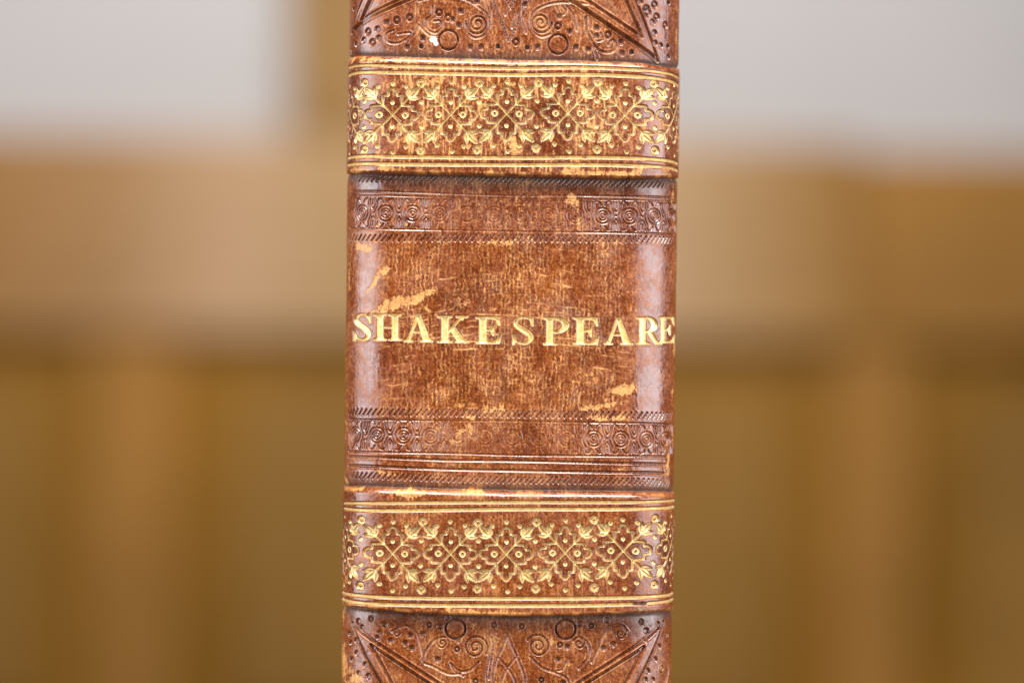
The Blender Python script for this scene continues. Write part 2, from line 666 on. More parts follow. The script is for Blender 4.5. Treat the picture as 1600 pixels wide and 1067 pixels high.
rope([(553, 279), (640, 281), (800, 284), (900, 286), (1000, 288), (1045, 289)], 8.6, 3.4, 3.0, 1.5, 0.8)
fillet([(548, 299), (600, 299.5), (700, 303), (800, 306), (900, 306), (1000, 307.5), (1050, 309)], 1.4, 1.5, 0.35)
fillet([(548, 305), (600, 306), (700, 309), (800, 311), (900, 312), (1000, 313.5), (1050, 315)], 0.9, 0.8, 0.2)
fillet([(547, 357), (600, 358), (700, 360), (800, 362), (900, 363), (1000, 364.5), (1053, 367)], 1.5, 1.4, 0.35)
rope([(548, 371), (600, 372.5), (700, 372.5), (780, 373), (900, 373.5), (1000, 374), (1052, 376)], 8.9, 4.6, 3.2, 1.7, 0.55)
rope([(547, 643), (600, 644), (700, 645), (800, 647), (900, 648), (1000, 649), (1050, 651)], 8.9, 4.6, 3.2, 1.7, 0.6)
fillet([(545, 655), (600, 656), (700, 657.5), (800, 658), (900, 660), (1000, 661), (1048, 663)], 1.5, 1.5, 0.35)
fillet([(545, 705), (600, 706.5), (700, 708), (800, 711), (900, 712), (1000, 712.5), (1042, 713)], 1.6, 1.6, 0.55)
fillet([(545, 713), (600, 714.5), (700, 719), (800, 720), (900, 722), (1000, 724), (1042, 725)], 2.0, 2.2, 0.65, 0.9)
fillet([(545, 727), (600, 729), (700, 733), (800, 735), (900, 737), (1000, 738), (1038, 739)], 2.2, 2.3, 0.6, 0.9)
rope([(552, 742), (600, 744), (700, 748), (800, 750), (900, 751), (1000, 752), (1045, 756)], 8.6, 4.0, 3.0, 1.5, 0.7)


def roundel(cx, cy, f, half):
    ring(cx, cy, 12.2, 1.5, 1.8 * f)
    ring(cx, cy, 7.2, 1.1, 1.5 * f)
    dot(cx, cy, 2.0, -0.0)
    ring(cx, cy, 3.4, 1.0, 1.1 * f)
    for q in (-1, 1):
        for sx in (-1, 1):
            # curls above and below the roundel
            stroke(curve([(cx + sx * 3, cy + q * 16), (cx + sx * 6, cy + q * 21), (cx + sx * 11, cy + q * 22.5),
                          (cx + sx * 13.5, cy + q * 18), (cx + sx * 13.5, cy + q * 13),
                          (cx + sx * 16.5, cy + q * 6), (cx + sx * 18.0, cy)], 4), 1.3, 1.7 * f, dark=0.2 * f)
        mx = cx + half
        stroke(curve([(mx - 4.5, cy + q * 22), (mx - 4.0, cy + q * 12), (mx, cy + q * 6.5),
                      (mx + 4.0, cy + q * 12), (mx + 4.5, cy + q * 22)], 4), 1.2, 1.6 * f, dark=0.2 * f)
        stroke([(mx, cy + q * 21), (mx, cy + q * 13)], 1.0, 1.3 * f)
    stroke([(cx + 17, cy), (cx + 2 * half - 17, cy)], 1.1, 1.3 * f)


def frieze(anchor, yl, period=42.6):
    s0 = P(*anchor)[0]
    ks = range(-16, 6)
    for k in ks:
        s = s0 + k * period
        if s < S[0] + 70 or s > S[-1] - 66:
            continue
        X = np.interp(s, S, XIcol) + 800
        y = float(np.interp(X, [550, 800, 1050], yl))
        _, v = P(X, y)
        f = max(0.0, (ew(s) - 0.22) / 0.78)
        roundel(s, v, 0.15 + 0.48 * f ** 1.3, period / 2)


frieze((984, 337), (333, 336, 339))
frieze((970, 686), (679, 684, 687))

# ---- end panels: star points, scrolls and punches (picture coordinates)


def pst(pts, w=1.6, depth=1.6, dark=0.25, smooth=True, lip=0.5):
    w, depth, dark = w * 1.35, depth * 0.68, dark * 0.3
    q = curve(pts, 6) if smooth and len(pts) > 2 else pts
    stroke([P(*p) for p in q], w, depth, 0, dark, lip=lip)


def ridge(outer, inner, h):
    o_ = [P(*p) for p in outer]
    i_ = [P(*p) for p in inner]
    vs_ = [p[1] for p in o_ + i_]
    rs, cs = win(-300, 300, min(vs_), max(vs_))
    d = np.maximum(sd_poly(SS[:, cs] + 0 * VV[rs], VV[rs] + 0 * SS[:, cs], o_), -sd_poly(SS[:, cs] + 0 * VV[rs], VV[rs] + 0 * SS[:, cs], i_))
    RIDGE[rs, cs] = np.maximum(RIDGE[rs, cs], h * (1 - sm(-5.5, -0.5, d)))


RIDGE = np.zeros((NR, NC), np.float32)
ridge([(550, 53), (705, -28), (590, -45)], [(566, 33), (660, -17), (602, -40)], 3.0)
ridge([(1028, 96), (860, -20), (978, -32)], [(1002, 58), (885, -20), (962, -35)], 3.0)
ridge([(551.5, 972), (716, 1086), (618, 1105)], [(581, 1007), (693, 1082), (630, 1100)], 3.0)
ridge([(1036, 970), (876, 1084), (975, 1100)], [(1005, 1010), (890, 1083), (960, 1100)], 3.0)
# top panel
for a, b in (((550, 53), (705, -28)), ((550, 53), (590, -45)), ((1028, 96), (860, -20)), ((1028, 96), (978, -32))):
    pst([a, b], 2.0, 2.6, 0.45, False, 0.9)
for a, b in (((566, 33), (660, -17)), ((566, 33), (602, -40)), ((1002, 58), (885, -20)), ((1002, 58), (962, -35))):
    pst([a, b], 1.8, 2.3, 0.35, False, 0.8)
# bottom panel
for a, b in (((551.5, 972), (716, 1086)), ((551.5, 972), (618, 1105)), ((1036, 970), (876, 1084)), ((1036, 970), (975, 1100))):
    pst([a, b], 2.0, 2.4, 0.4, False, 0.9)
for a, b in (((581, 1007), (693, 1082)), ((581, 1007), (630, 1100)), ((1005, 1010), (890, 1083)), ((1005, 1010), (960, 1100))):
    pst([a, b], 1.8, 2.1, 0.3, False, 0.8)
# unseen ends: the same device carried on
for vy in (-330, 1340):
    for kk in range(8):
        a = kk * math.pi / 4
        stroke([(0, vy), (150 * math.cos(a), vy + 150 * math.sin(a))], 4.5, 2.5, 0, 0.3)


def pspiral(x, y, r, turns, a0, sgn, w=1.5, depth=1.5, tail=None):
    c = P(x, y)
    t = [P(*p) for p in tail] if tail else None
    spiral(c[0], c[1], r, turns, a0, sgn, w, depth, t)


# big volutes with their tails
pspiral(746, 38, 17, 2.1, 180, -1, tail=curve([(700, 2), (716, -2), (735, 6), (752, 18), (761, 30), (763, 45)], 4)[:0] or None)
pst([(655, 2), (690, -6), (722, -2), (745, 10), (761, 24), (765, 40), (757, 55), (742, 60), (730, 50), (728, 35)], 1.5, 1.5)
pspiral(845, 36, 17, 2.1, 0, 1)
pst([(925, 8), (905, 6), (880, 4), (855, 8), (836, 18), (829, 34), (834, 50), (846, 58), (860, 54)], 1.5, 1.5)
pst([(870, 12), (876, 24), (884, 20), (878, 10)], 1.2, 1.3)
pst([(885, 10), (895, 24), (901, 48)], 1.3, 1.4)
pst([(915, 28), (918, 52), (930, 74), (944, 82), (958, 80), (963, 70), (957, 63), (950, 70)], 1.8, 2.0, 0.7)
pst([(928, 70), (933, 92)], 1.8, 1.6, 0.8)
pst([(923, 50), (932, 64), (942, 62), (938, 52)], 1.3, 1.4)
pst([(676, 12), (675, 24), (666, 32), (668, 46), (680, 52), (690, 44), (688, 34), (678, 34)], 1.3, 1.4)
pst([(655, 40), (650, 52), (640, 62), (634, 76)], 1.4, 1.4)
pst([(655, 40), (664, 50), (672, 56)], 1.3, 1.3)
pst([(616, 48), (604, 54), (606, 66), (622, 68), (640, 58), (640, 52), (622, 54)], 1.3, 1.3)
pst([(756, -10), (760, 8), (766, 26), (764, 46)], 1.5, 1.4)
pst([(768, -10), (774, 14), (784, 36), (794, 64)], 1.5, 1.5)
pst([(830, -12), (822, 14), (812, 34), (800, 60)], 1.5, 1.5)
pst([(818, 0), (816, 30), (822, 52)], 1.4, 1.3)
pst([(784, -12), (796, 10), (806, 26), (800, 44)], 1.3, 1.2)
pst([(812, -12), (800, 8), (790, 24)], 1.3, 1.2)
for x, y, r_ in ((700.5, 63, 15.2), (872, 69.5, 15.2)):
    c = P(x, y)
    ring(c[0], c[1], r_, 1.7, 2.0, 0, 0.35)
for x, y in ((658, 73), (778, 73), (824, 75), (987, 82), (1044, 73), (552, 15), (1045, 5)):
    c = P(x, y)
    dot(c[0], c[1], 4.2, 2.6, 0, 1.0)
    dot(c[0], c[1], 1.0, 0, 0)
for x, y in ((575, 50), (590, 46), (568, 63), (582, 67), (592, 60), (604, 36), (620, 32), (640, 28), (661, 60), (686, 20), (720, 18),
             (707, 31), (717, 40), (700, 28), (735, 74), (752, 74), (745, 4), (874, 26), (872, 41), (890, 50), (900, 74), (919, 78),
             (932, 44), (950, 55), (970, 66), (972, 84), (840, 74), (806, 66), (820, 8), (1010, 14), (1023, 8), (1026, 27), (1020, 35),
             (1023, 52), (1033, 72), (1045, 90), (1024, 68), (1040, 40), (1000, 3), (556, 70), (548, 80), (636, 74), (932, 57), (1012, 20)):
    c = P(x, y)
    if r1.random() < 0.35:
        ring(c[0], c[1], 4.4, 1.9, 1.9, 0, 0.15)
    else:
        dot(c[0], c[1], 5.4, 2.1, 0, 0.1)

# bottom panel scrolls
pspiral(743, 1011, 20, 2.0, 30, -1, 1.6, 1.6)
pst([(748, 1034), (735, 1046), (718, 1048), (704, 1036)], 1.5, 1.6)
pst([(704, 1036), (710, 1048), (724, 1056)], 1.3, 1.3)
pst([(763, 1010), (764, 1030), (760, 1055), (762, 1075)], 1.4, 1.4)
pst([(768, 995), (770, 1015), (764, 1060)], 1.4, 1.4)
pst([(793, 990), (786, 1010), (774, 1036), (770, 1062), (776, 1085)], 1.5, 1.5)
pst([(793, 990), (801, 1012), (812, 1036), (820, 1060), (818, 1085)], 1.5, 1.5)
pst([(778, 1026), (792, 1042), (804, 1062), (806, 1085)], 1.4, 1.5)
pst([(808, 1024), (794, 1042), (784, 1064), (783, 1085)], 1.4, 1.5)
pspiral(841, 1009, 19, 2.0, 210, 1, 1.6, 1.6)
pst([(829, 1026), (846, 1042), (866, 1050), (884, 1058), (890, 1072)], 1.6, 1.6)
pst([(884, 1034), (878, 1046), (862, 1048)], 1.3, 1.3)
pspiral(691, 1004, 10, 1.6, 300, -1, 1.3, 1.4)
pst([(684, 996), (674, 1004), (664, 1020), (662, 1034), (676, 1040), (700, 1052), (720, 1052)], 1.6, 1.6)
pst([(612, 986), (624, 980), (638, 978), (652, 990), (658, 1008), (662, 1028)], 1.6, 1.6)
pspiral(620, 989, 7, 1.4, 200, 1, 1.3, 1.4)
pspiral(905, 1005, 11, 1.5, 200, 1, 1.3, 1.4)
pst([(905, 994), (918, 1004), (921, 1022), (912, 1036), (904, 1044)], 1.5, 1.5)
pst([(924, 1034), (934, 1014), (940, 996), (952, 980), (970, 976), (980, 986)], 1.6, 1.7)
pspiral(970, 990, 7.5, 1.4, 0, 1, 1.3, 1.4)
pspiral(1034, 1044, 7, 1.2, 100, 1, 1.3, 1.4)
pst([(1044, 1040), (1044, 1052), (1040, 1067)], 1.3, 1.3)
for x, y, r_ in ((711.6, 982, 15.5), (884, 982.5, 15.5)):
    c = P(x, y)
    ring(c[0], c[1], r_, 1.9, 2.4, 0, 0.6)
for x, y in ((671, 976), (714, 1014), (743, 1064), (846, 1062), (875, 1007), (546, 990), (1042, 991), (580, 966), (1002, 971), (772, 976), (815, 978), (924, 977)):
    c = P(x, y)
    ring(c[0], c[1], 3.4, 1.5, 1.8, 0, 0.55)
for x, y in ((557, 1000), (548, 1004), (571, 1038), (576, 1056), (557, 1020), (600, 975), (594, 988), (641, 992), (644, 1012), (633, 1004),
             (590, 996), (688, 978), (700, 966), (560, 970), (660, 990), (906, 974), (943, 1012), (958, 1006), (1010, 985), (1030, 1010),
             (1024, 1030), (1012, 1048), (1020, 1062), (1008, 1062), (1028, 975), (560, 1052), (716, 1000), (948, 968), (886, 1010),
             (566, 980), (610, 1000), (1006, 1000), (684, 1030), (872, 1030), (880, 1066), (550, 1030)):
    c = P(x, y)
    dot(c[0], c[1], 5.2, 2.0, 0, 0.12)

# ---- the title: roman capitals, pressed and gilt


def ell(cx, cy, rx, ry, n=28):
    return [(cx + rx * math.cos(2 * math.pi * i / n), cy + ry * math.sin(2 * math.pi * i / n)) for i in range(n)]


def serif(x0, x1, y, up, a, b):
    """bracketed slab serif from x0 to x1 at y; a,b = stem sides"""
    h = 0.045 * (1 if up else -1)
    return [(x0, y), (x1, y), (x1, y + h), (b + 0.03, y + 1.6 * h), (b, y + 3.2 * h), (a, y + 3.2 * h), (a - 0.03, y + 1.6 * h), (x0, y + h)]


def glyph(ch):
    """list of (add, sub) polygons in the unit box; strokes as ('c', pts, radii)"""
    G = []
    if ch == 'H':
        for a, b, x0, x1 in ((.13, .33, 0, .46), (.67, .87, .54, 1)):
            G += [[(a, 0), (b, 0), (b, 1), (a, 1)], serif(x0, x1, 0, True, a, b), serif(x0, x1, 1, False, a, b)]
        G += [[(.3, .475), (.7, .475), (.7, .53), (.3, .53)]]
    elif ch == 'A':
        G += [[(.45, 0), (.53, 0), (.20, 1), (.10, 1)], [(.43, .04), (.47, 0), (.56, 0), (.93, 1), (.68, 1)],
              [(.26, .62), (.72, .62), (.72, .67), (.24, .67)],
              serif(0, .30, 1, False, .12, .17), serif(.58, 1, 1, False, .72, .89)]
    elif ch == 'K':
        G += [[(.13, 0), (.34, 0), (.34, 1), (.13, 1)], serif(0, .46, 0, True, .13, .34), serif(0, .46, 1, False, .13, .34),
              [(.30, .60), (.74, .03), (.82, .03), (.34, .66)], [(.38, .50), (.52, .36), (.93, 1), (.66, 1)],
              serif(.60, .98, 0, True, .76, .82), serif(.58, 1, 1, False, .70, .90)]
    elif ch == 'E':
        G += [[(.14, 0), (.40, 0), (.40, 1), (.14, 1)], serif(0, .5, 0, True, .14, .40), serif(0, .5, 1, False, .14, .40),
              [(.3, 0), (.92, 0), (.96, .30), (.90, .30), (.80, .11), (.66, .055), (.3, .055)],
              [(.3, 1), (.94, 1), (1.0, .68), (.94, .68), (.82, .88), (.66, .945), (.3, .945)],
              [(.35, .47), (.54, .47), (.62, .42), (.66, .30), (.71, .30), (.71, .70), (.66, .70), (.62, .57), (.54, .525), (.35, .525)]]
    elif ch in 'PR':
        w = 0.98 if ch == 'P' else 0.86
        G += [[(.13, 0), (.36, 0), (.36, 1), (.13, 1)], serif(0, .46, 0, True, .13, .36), serif(0, .52, 1, False, .13, .36),
              ('ring', ell(.44, .285, w - .44, .285), ell(.42, .285, w - .44 - .23, .225), .36),
              [(.3, 0), (.5, 0), (.5, .05), (.3, .05)], [(.3, .52), (.5, .52), (.5, .57), (.3, .57)]]
        if ch == 'R':
            G += [[(.42, .54), (.62, .52), (.90, .95), (1.04, .96), (1.04, 1), (.76, 1)]]
    elif ch == 'S':
        pts = curve([(.84, .22), (.74, .09), (.52, .035), (.30, .075), (.18, .20), (.24, .34), (.42, .45), (.64, .56), (.80, .70),
                     (.78, .86), (.60, .955), (.42, .965), (.24, .90), (.13, .74)], 8)
        rad = np.interp(np.linspace(0, 13, len(pts)), [0, 1, 2, 3, 4, 5, 6, 7, 8, 9, 10, 11, 12, 13],
                        [.020, .026, .03, .05, .075, .10, .115, .115, .10, .075, .05, .032, .026, .020])
        G += [('c', pts, rad), [(.83, 0), (.90, 0), (.91, .34), (.86, .34), (.78, .12)], [(.05, .65), (.11, .65), (.20, .90), (.12, 1), (.06, 1)]]
    return G


letters = [('S', 551, 581, 489.5, 532.5), ('H', 584, 627, 490.5, 531.5), ('A', 631, 676, 490.5, 533.5), ('K', 684, 732, 493.5, 534.5),
           ('E', 744, 783, 495, 536), ('S', 799, 836.5, 494, 537.5), ('P', 849, 890, 496, 538), ('E', 896, 936, 496, 537.5),
           ('A', 944, 989, 496, 537.5), ('R', 995, 1033, 495.5, 537.5), ('E', 1030, 1055, 495.5, 535.5)]
LETTER = np.zeros((NR, NC), np.float32)
for li, (ch, x0, x1, y0, y1) in enumerate(letters):
    sa, va = P(x0 - 5, y0 - 6)
    sb, vb = P(x1 + 4, y1 + 6)
    rs, cs = win(sa, sb, va, vb)
    px, py = PX[rs, cs], PY[rs, cs]
    w, h = x1 - x0, y1 - y0
    d = np.full(px.shape, 1e9)
    X, Y = px - x0, py - y0
    for g in glyph(ch):
        if isinstance(g, tuple) and g[0] == 'c':
            for (a, b), rr in zip(g[1], g[2]):
                # vertical pen: wider than high
                d = np.minimum(d, np.hypot((X - a * w), (Y - b * h) * 1.15) - rr * 36)
        elif isinstance(g, tuple) and g[0] == 'ring':
            o_ = sd_poly(X, Y, [(a * w, b * h) for a, b in g[1]])
            i_ = sd_poly(X, Y, [(a * w, b * h) for a, b in g[2]])
            q = np.maximum(np.maximum(o_, -i_), g[3] * w - X)
            d = np.minimum(d, q)
        else:
            d = np.minimum(d, sd_poly(X, Y, [(a * w, b * h) for a, b in g]))
    d = d - 0.1
    m = 1 - sm(-0.5, 0.7, d)
    LETTER[rs, cs] = np.maximum(LETTER[rs, cs], m)
    PRESS[rs, cs] = np.maximum(PRESS[rs, cs], 1.9 * (1 - sm(-1.4, 0.9, d)))
    RAISE[rs, cs] = np.maximum(RAISE[rs, cs], 0.5 * np.exp(-((d - 2.2) / 1.4) ** 2))
    GOLD[rs, cs] = np.maximum(GOLD[rs, cs], m)
    LAB[rs, cs] = np.where(d < 0.3, 10 + li, LAB[rs, cs])

# ---------------------------------------------------------------- noise fields


def lat(sx, sy, seed, warp=None):
    """smooth lattice noise in about -1..1, cell size (sx, sy)"""
    r = np.random.default_rng(seed)
    if warp is None:
        a = (S - S[0]) / sx
        b = (V - V[0]) / sy
        n1, n2 = int(a.max()) + 3, int(b.max()) + 3
        g = r.uniform(-1, 1, (n2, n1)).astype(np.float32)
        ia, ib = a.astype(int), b.astype(int)
        fa, fb = a - ia, b - ib
        fa = (fa * fa * (3 - 2 * fa)).astype(np.float32)[None, :]
        fb = (fb * fb * (3 - 2 * fb)).astype(np.float32)[:, None]
        r0, r1_ = g[ib], g[ib + 1]
        return ((r0[:, ia] * (1 - fa) + r0[:, ia + 1] * fa) * (1 - fb)
                + (r1_[:, ia] * (1 - fa) + r1_[:, ia + 1] * fa) * fb)
    a = (SS + warp[0] - S[0] + 60) / sx
    b = (VV + warp[1] - V[0] + 60) / sy
    n1, n2 = int(a.max()) + 3, int(b.max()) + 3
    g = r.uniform(-1, 1, (n2, n1)).astype(np.float32)
    ia, ib = a.astype(int), b.astype(int)
    fa, fb = (a - ia).astype(np.float32), (b - ib).astype(np.float32)
    fa = fa * fa * (3 - 2 * fa)
    fb = fb * fb * (3 - 2 * fb)
    return (g[ib, ia] * (1 - fa) + g[ib, ia + 1] * fa) * (1 - fb) + (g[ib + 1, ia] * (1 - fa) + g[ib + 1, ia + 1] * fa) * fb


def fbm(sx, sy, seed, oct=4, warp=None, gain=0.55):
    t, a, n = 0, 1.0, 0
    for k in range(oct):
        t = t + a * lat(max(sx / 2 ** k, 1.3), max(sy / 2 ** k, 1.3), seed + 17 * k, warp)
        n += a
        a *= gain
    return t / n


w1 = 7 * fbm(50, 70, 5, 2)
w2 = 9 * fbm(80, 40, 6, 2)
big = fbm(120, 120, 20, 4)
mid = fbm(26, 30, 21, 4)
fine = fbm(5, 6, 22, 3)
grain = lat(1.6, 1.8, 23)
vstreak = fbm(3.4, 30, 24, 3, (w1 * 0.5, 0))
patch = fbm(16, 11, 25, 5, (w1, w2), 0.62)

# fine vertical crackle lines in the worn middle of the spine
mid_zone = ((1 - sm(150, 235, -SS)) * (1 - sm(130, 215, SS))).astype(np.float32)
w3 = 2.3 * lat(7, 9, 51) + 1.2 * lat(3, 4, 52)
ph = (SS + 0.35 * w1 + w3) / 6.6
c1 = np.abs(ph - np.floor(ph) - 0.5) * 2            # 0 on a hairline
amp1 = np.clip(0.62 + 0.75 * lat(5, 20, 53) + 0.4 * lat(40, 30, 54), 0, 1.3)
vr = np.maximum(1 - c1 * 2.6, 0) * amp1 * 1.15
c2 = lat(5.0, 6.0, 32)
vr = vr + 0.6 * np.maximum(1 - np.abs(c2) * 4.0, 0) * amp1
bow = 20 * np.cos(np.clip(SS / 130, -2.2, 2.2)) + 0 * VV
phh = (VV + bow + 4.0 * fbm(34, 16, 55, 4, None, 0.7) + 6 * lat(90, 40, 56)) / 10.5
h1 = np.abs(phh - np.floor(phh) - 0.5) * 2
hr = np.maximum(1 - h1 * 3.0, 0) * np.clip(0.36 + 1.2 * lat(48, 9, 57) + 0.9 * lat(7, 5, 58), 0, 1.3)
crv = np.clip(vr, 0, 1.2) * (0.45 + 0.55 * sm(-0.4, 0.4, mid + 0.5 * big))
crh = np.clip(hr, 0, 1.2) * sm(-0.25, 0.35, fbm(50, 30, 35, 3) + 0.15)
is_title = ((PY > 376) & (PY < 640)).astype(np.float32)

wear = 0.98 * crv * mid_zone * (0.5 + 0.5 * is_title) * (0.25 + 0.75 * sm(-0.6, 0.6, 0.7 * fine + grain))
wear = np.maximum(wear, 0.80 * crh * np.clip(mid_zone * 1.1 + 0.0, 0, 1) * (0.12 + 0.88 * is_title) * sm(-0.8, 0.4, fine + mid))

# torn and rubbed patches: (x, y, half length, half width, angle, strength)
PATCH = [(566, 385, 14, 9, 20, 1.1), (573, 393, 7, 5, 0, .8), (553, 392, 6, 14, 0, .5), (602, 423, 15, 6, -20, 1.2), (586, 440, 28, 3, -52, 1.2),
         (622, 473, 40, 9.5, -15, 1.25), (660, 460, 24, 8, -14, 1.05), (640, 468, 44, 5, -17, 1.1), (720, 470, 26, 12, 10, .62), (600, 487, 18, 4, -10, .8), (687, 464, 12, 3, 5, .6), (705, 472, 8, 3, -45, .7), (668, 482, 22, 5, 25, .5),
         (775, 482, 20, 3, -25, .6), (765, 491, 5, 3, 0, .8), (828, 467, 4, 8, -15, .75), (650, 500, 22, 6, 25, .45),
         (973, 380, 14, 4.5, 5, .9), (975, 608, 18, 10, -15, 1.3), (955, 622, 20, 4, -20, .8), (940, 634, 46, 4.5, -10, .95), (930, 653, 22, 5, 5, .9),
         (968, 652, 14, 4, 0, .9), (900, 652, 18, 4, 0, .7), (765, 640, 26, 8, -15, .75), (738, 652, 14, 5, 10, .85), (780, 612, 30, 3, -5, .65), (728, 632, 28, 3, -8, .6),
         (715, 680, 34, 6, -42, .72), (737, 670, 5, 12, 5, .85), (778, 674, 4, 12, 0, .75), (664, 703, 4, 9, -20, .9), (668, 712, 5, 5, 0, .8),
         (678, 724, 5, 5, 0, .8), (715, 726, 16, 3, 0, .6), (600, 739, 20, 5.5, 16, 1.0), (970, 733, 7, 4, 0, 1.0),
         (640, 770, 22, 7, 0, 1.1), (663, 768, 12, 4, 0, .8), (740, 767, 24, 5, 4, .95), (757, 776, 6, 12, 0, .55), (568, 763, 14, 4, 0, .8), (860, 772, 26, 4, 0, .6),
         (577, 752, 3, 5, 0, .9), (541, 750, 3, 7, 0, .9),
         (570, 267, 26, 4, -4, 1.0), (605, 265, 20, 6, 5, .85), (760, 271, 30, 3.5, 2, .9), (815, 273, 14, 3.5, 0, .95), (884, 270, 12, 7, 0, 1.0), (940, 272, 50, 4.2, 0, 1.15), (990, 270, 16, 5, -15, 1.0), (700, 268, 30, 2, 0, .5),
         (690, 122, 60, 7, 2, .62), (800, 130, 12, 34, 0, .7), (745, 225, 22, 12, 0, .7), (640, 225, 30, 12, 0, .6), (620, 97, 60, 4, 2, .7), (570, 96, 26, 6, 0, .75), (590, 110, 40, 4, 0, .5), (665, 130, 40, 7, 0, .75), (720, 125, 30, 6, 0, .55), (815, 108, 9, 22, 0, .75), (845, 105, 16, 8, 0, .55), (856, 97, 30, 4, 0, .5),
         (808, 150, 8, 34, 0, .6), (800, 228, 16, 20, 0, .95), (815, 205, 8, 14, 0, .8), (770, 205, 14, 8, 0, .55), (748, 222, 12, 10, 0, .7), (665, 215, 16, 22, 0, .55), (600, 240, 26, 8, 0, .6), (905, 218, 14, 6, 0, .9), (923, 218, 10, 5, 0, .8), (880, 230, 16, 8, 0, .5),
         (758, 168, 20, 14, 0, .55), (625, 200, 18, 14, 0, .5), (570, 178, 5, 20, 0, .5), (560, 226, 8, 24, 0, .5), (640, 160, 22, 12, 0, .35), (700, 205, 26, 10, 0, .45),
         (725, 952, 24, 4.5, 5, 1.0), (800, 957, 34, 4, 0, .95), (770, 955, 30, 4.5, 0, .9), (680, 950, 22, 3, 10, .6), (815, 948, 12, 5, 0, .5), (875, 955, 10, 4, 0, .6),
         (536, 952, 3, 30, 0, .9), (538, 1040, 5, 34, 0, 1.1), (556, 1062, 18, 12, 0, .9), (546, 1048, 10, 8, 0, .8), (726, 990, 5, 18, 35, .8), (722, 1000, 3, 8, 20, .7), (780, 1000, 5, 10, 0, .5), (863, 1002, 4, 16, 20, .6), (890, 1035, 3, 16, 0, .7), (740, 976, 12, 4, -50, .6), (730, 1042, 12, 6, 0, .5),
         (1054, 545, 2.6, 14, 0, 1.1), (1050, 612, 2, 18, 0, .8), (1044, 735, 3, 18, 0, 1.0), (1045, 715, 3, 8, 0, .7), (1040, 700, 2, 22, 12, .6), (1052, 690, 2, 16, 0, .5), (1055, 130, 2, 90, 0, .5), (1052, 300, 3, 60, 0, .55), (1057, 60, 2.5, 60, 0, .6), (545, 430, 2.5, 60, 0, .5), (541, 620, 2.5, 90, 0, .5), (548, 130, 2, 60, 0, .7),
         (985, 460, 16, 20, 30, .42), (970, 480, 20, 26, 30, .4), (950, 560, 30, 24, 20, .38), (930, 590, 40, 10, 0, .45), (880, 600, 60, 12, -3, .5), (800, 590, 60, 16, 0, .42), (700, 590, 60, 14, 8, .3),
         (905, 338, 16, 26, 0, .45), (820, 372, 24, 10, 0, .6), (790, 378, 40, 8, 0, .5), (820, 330, 40, 22, 0, .3), (892, 310, 9, 9, 0, .8), (902, 316, 3, 6, 0, .9), (588, 310, 4, 8, 0, .9), (592, 352, 6, 4, 0, .9), (600, 320, 4, 5, 0, .7), (636, 352, 3, 6, 0, .8), (570, 365, 16, 3, 0, .7), (573, 372, 12, 3, 0, .6),
         (560, 640, 0.1, 0.1, 0, 0), (845, 845, 4, 60, 0, .35), (843, 800, 5, 26, 0, .6), (862, 935, 10, 16, 0, .35), (636, 825, 8, 14, 0, .7), (648, 815, 6, 4, 0, .9), (668, 905, 6, 6, 0, .8), (848, 905, 6, 14, 0, .55), (640, 890, 5, 16, 0, .5), (545, 915, 8, 20, 0, .6)]
for (x, y, a, b, ang, st) in PATCH:
    if st <= 0:
        continue
    R_ = max(a, b) * 1.8 + 6
    sa, va = P(x - R_, y - R_)
    sb, vb = P(x + R_, y + R_)
    rs, cs = win(sa, sb, va, vb)
    ca, sn = math.cos(math.radians(ang)), math.sin(math.radians(ang))
    X, Y = PX[rs, cs] - x, PY[rs, cs] - y
    u = (X * ca + Y * sn) / a
    v = (-X * sn + Y * ca) / b
    e = np.exp(-(u * u + v * v) * 0.9)
    val = e * st * 1.2 + 0.75 * patch[rs, cs] + 0.40 * fine[rs, cs] + 0.50 * vstreak[rs, cs] + 0.22 * grain[rs, cs]
    k = sm(0.50, 1.10, val) * np.clip(e * 3.5, 0, 1) * (0.45 + 0.55 * sm(-0.6, 0.5, 0.6 * fine[rs, cs] + 0.6 * grain[rs, cs] + 0.5 * vstreak[rs, cs]))
    wear[rs, cs] = np.maximum(wear[rs, cs], k * min(1, 0.55 + 0.45 * st))

# long vertical rub lines on the bands and the joints
bandmask = sm(0.2, 0.9, BAND)
up_band = (PY < 300) & (PY > 85)
vs = sm(0.30, 0.75, vstreak + 0.35 * mid + 0.25 * big + 0.15 * (mid_zone - 0.5) + np.where(up_band, 0.10, -0.08) + 0.2 * grain)
wear = np.maximum(wear, vs * bandmask * np.where(up_band, 0.80, 0.34) * (0.35 + 0.65 * mid_zone))
# rubbed arrises of the bands
for k in (0, 1):
    for e_, w_ in ((band_top_edge[k], 0.5), (band_bot_edge[k], 0.75)):
        near = np.exp(-((e_ - 4.0) / 3.6) ** 2)
        wear = np.maximum(wear, near * w_ * sm(0.0, 0.5, patch + 0.35 * big + 0.15) * (band_id > 0))
# speckled rubbing all over
wear = np.maximum(wear, 0.5 * sm(0.50, 0.90, 0.55 * fine + 0.45 * patch + 0.25 * mid + 0.35 * grain))
# high rims of tooling catch wear, grooves keep their colour
wear = wear * (1 - 0.55 * sm(0.4, 1.6, PRESS))
wear = np.clip(wear + 0.25 * sm(0.2, 0.6, RAISE) * sm(-0.1, 0.5, mid), 0, 1)

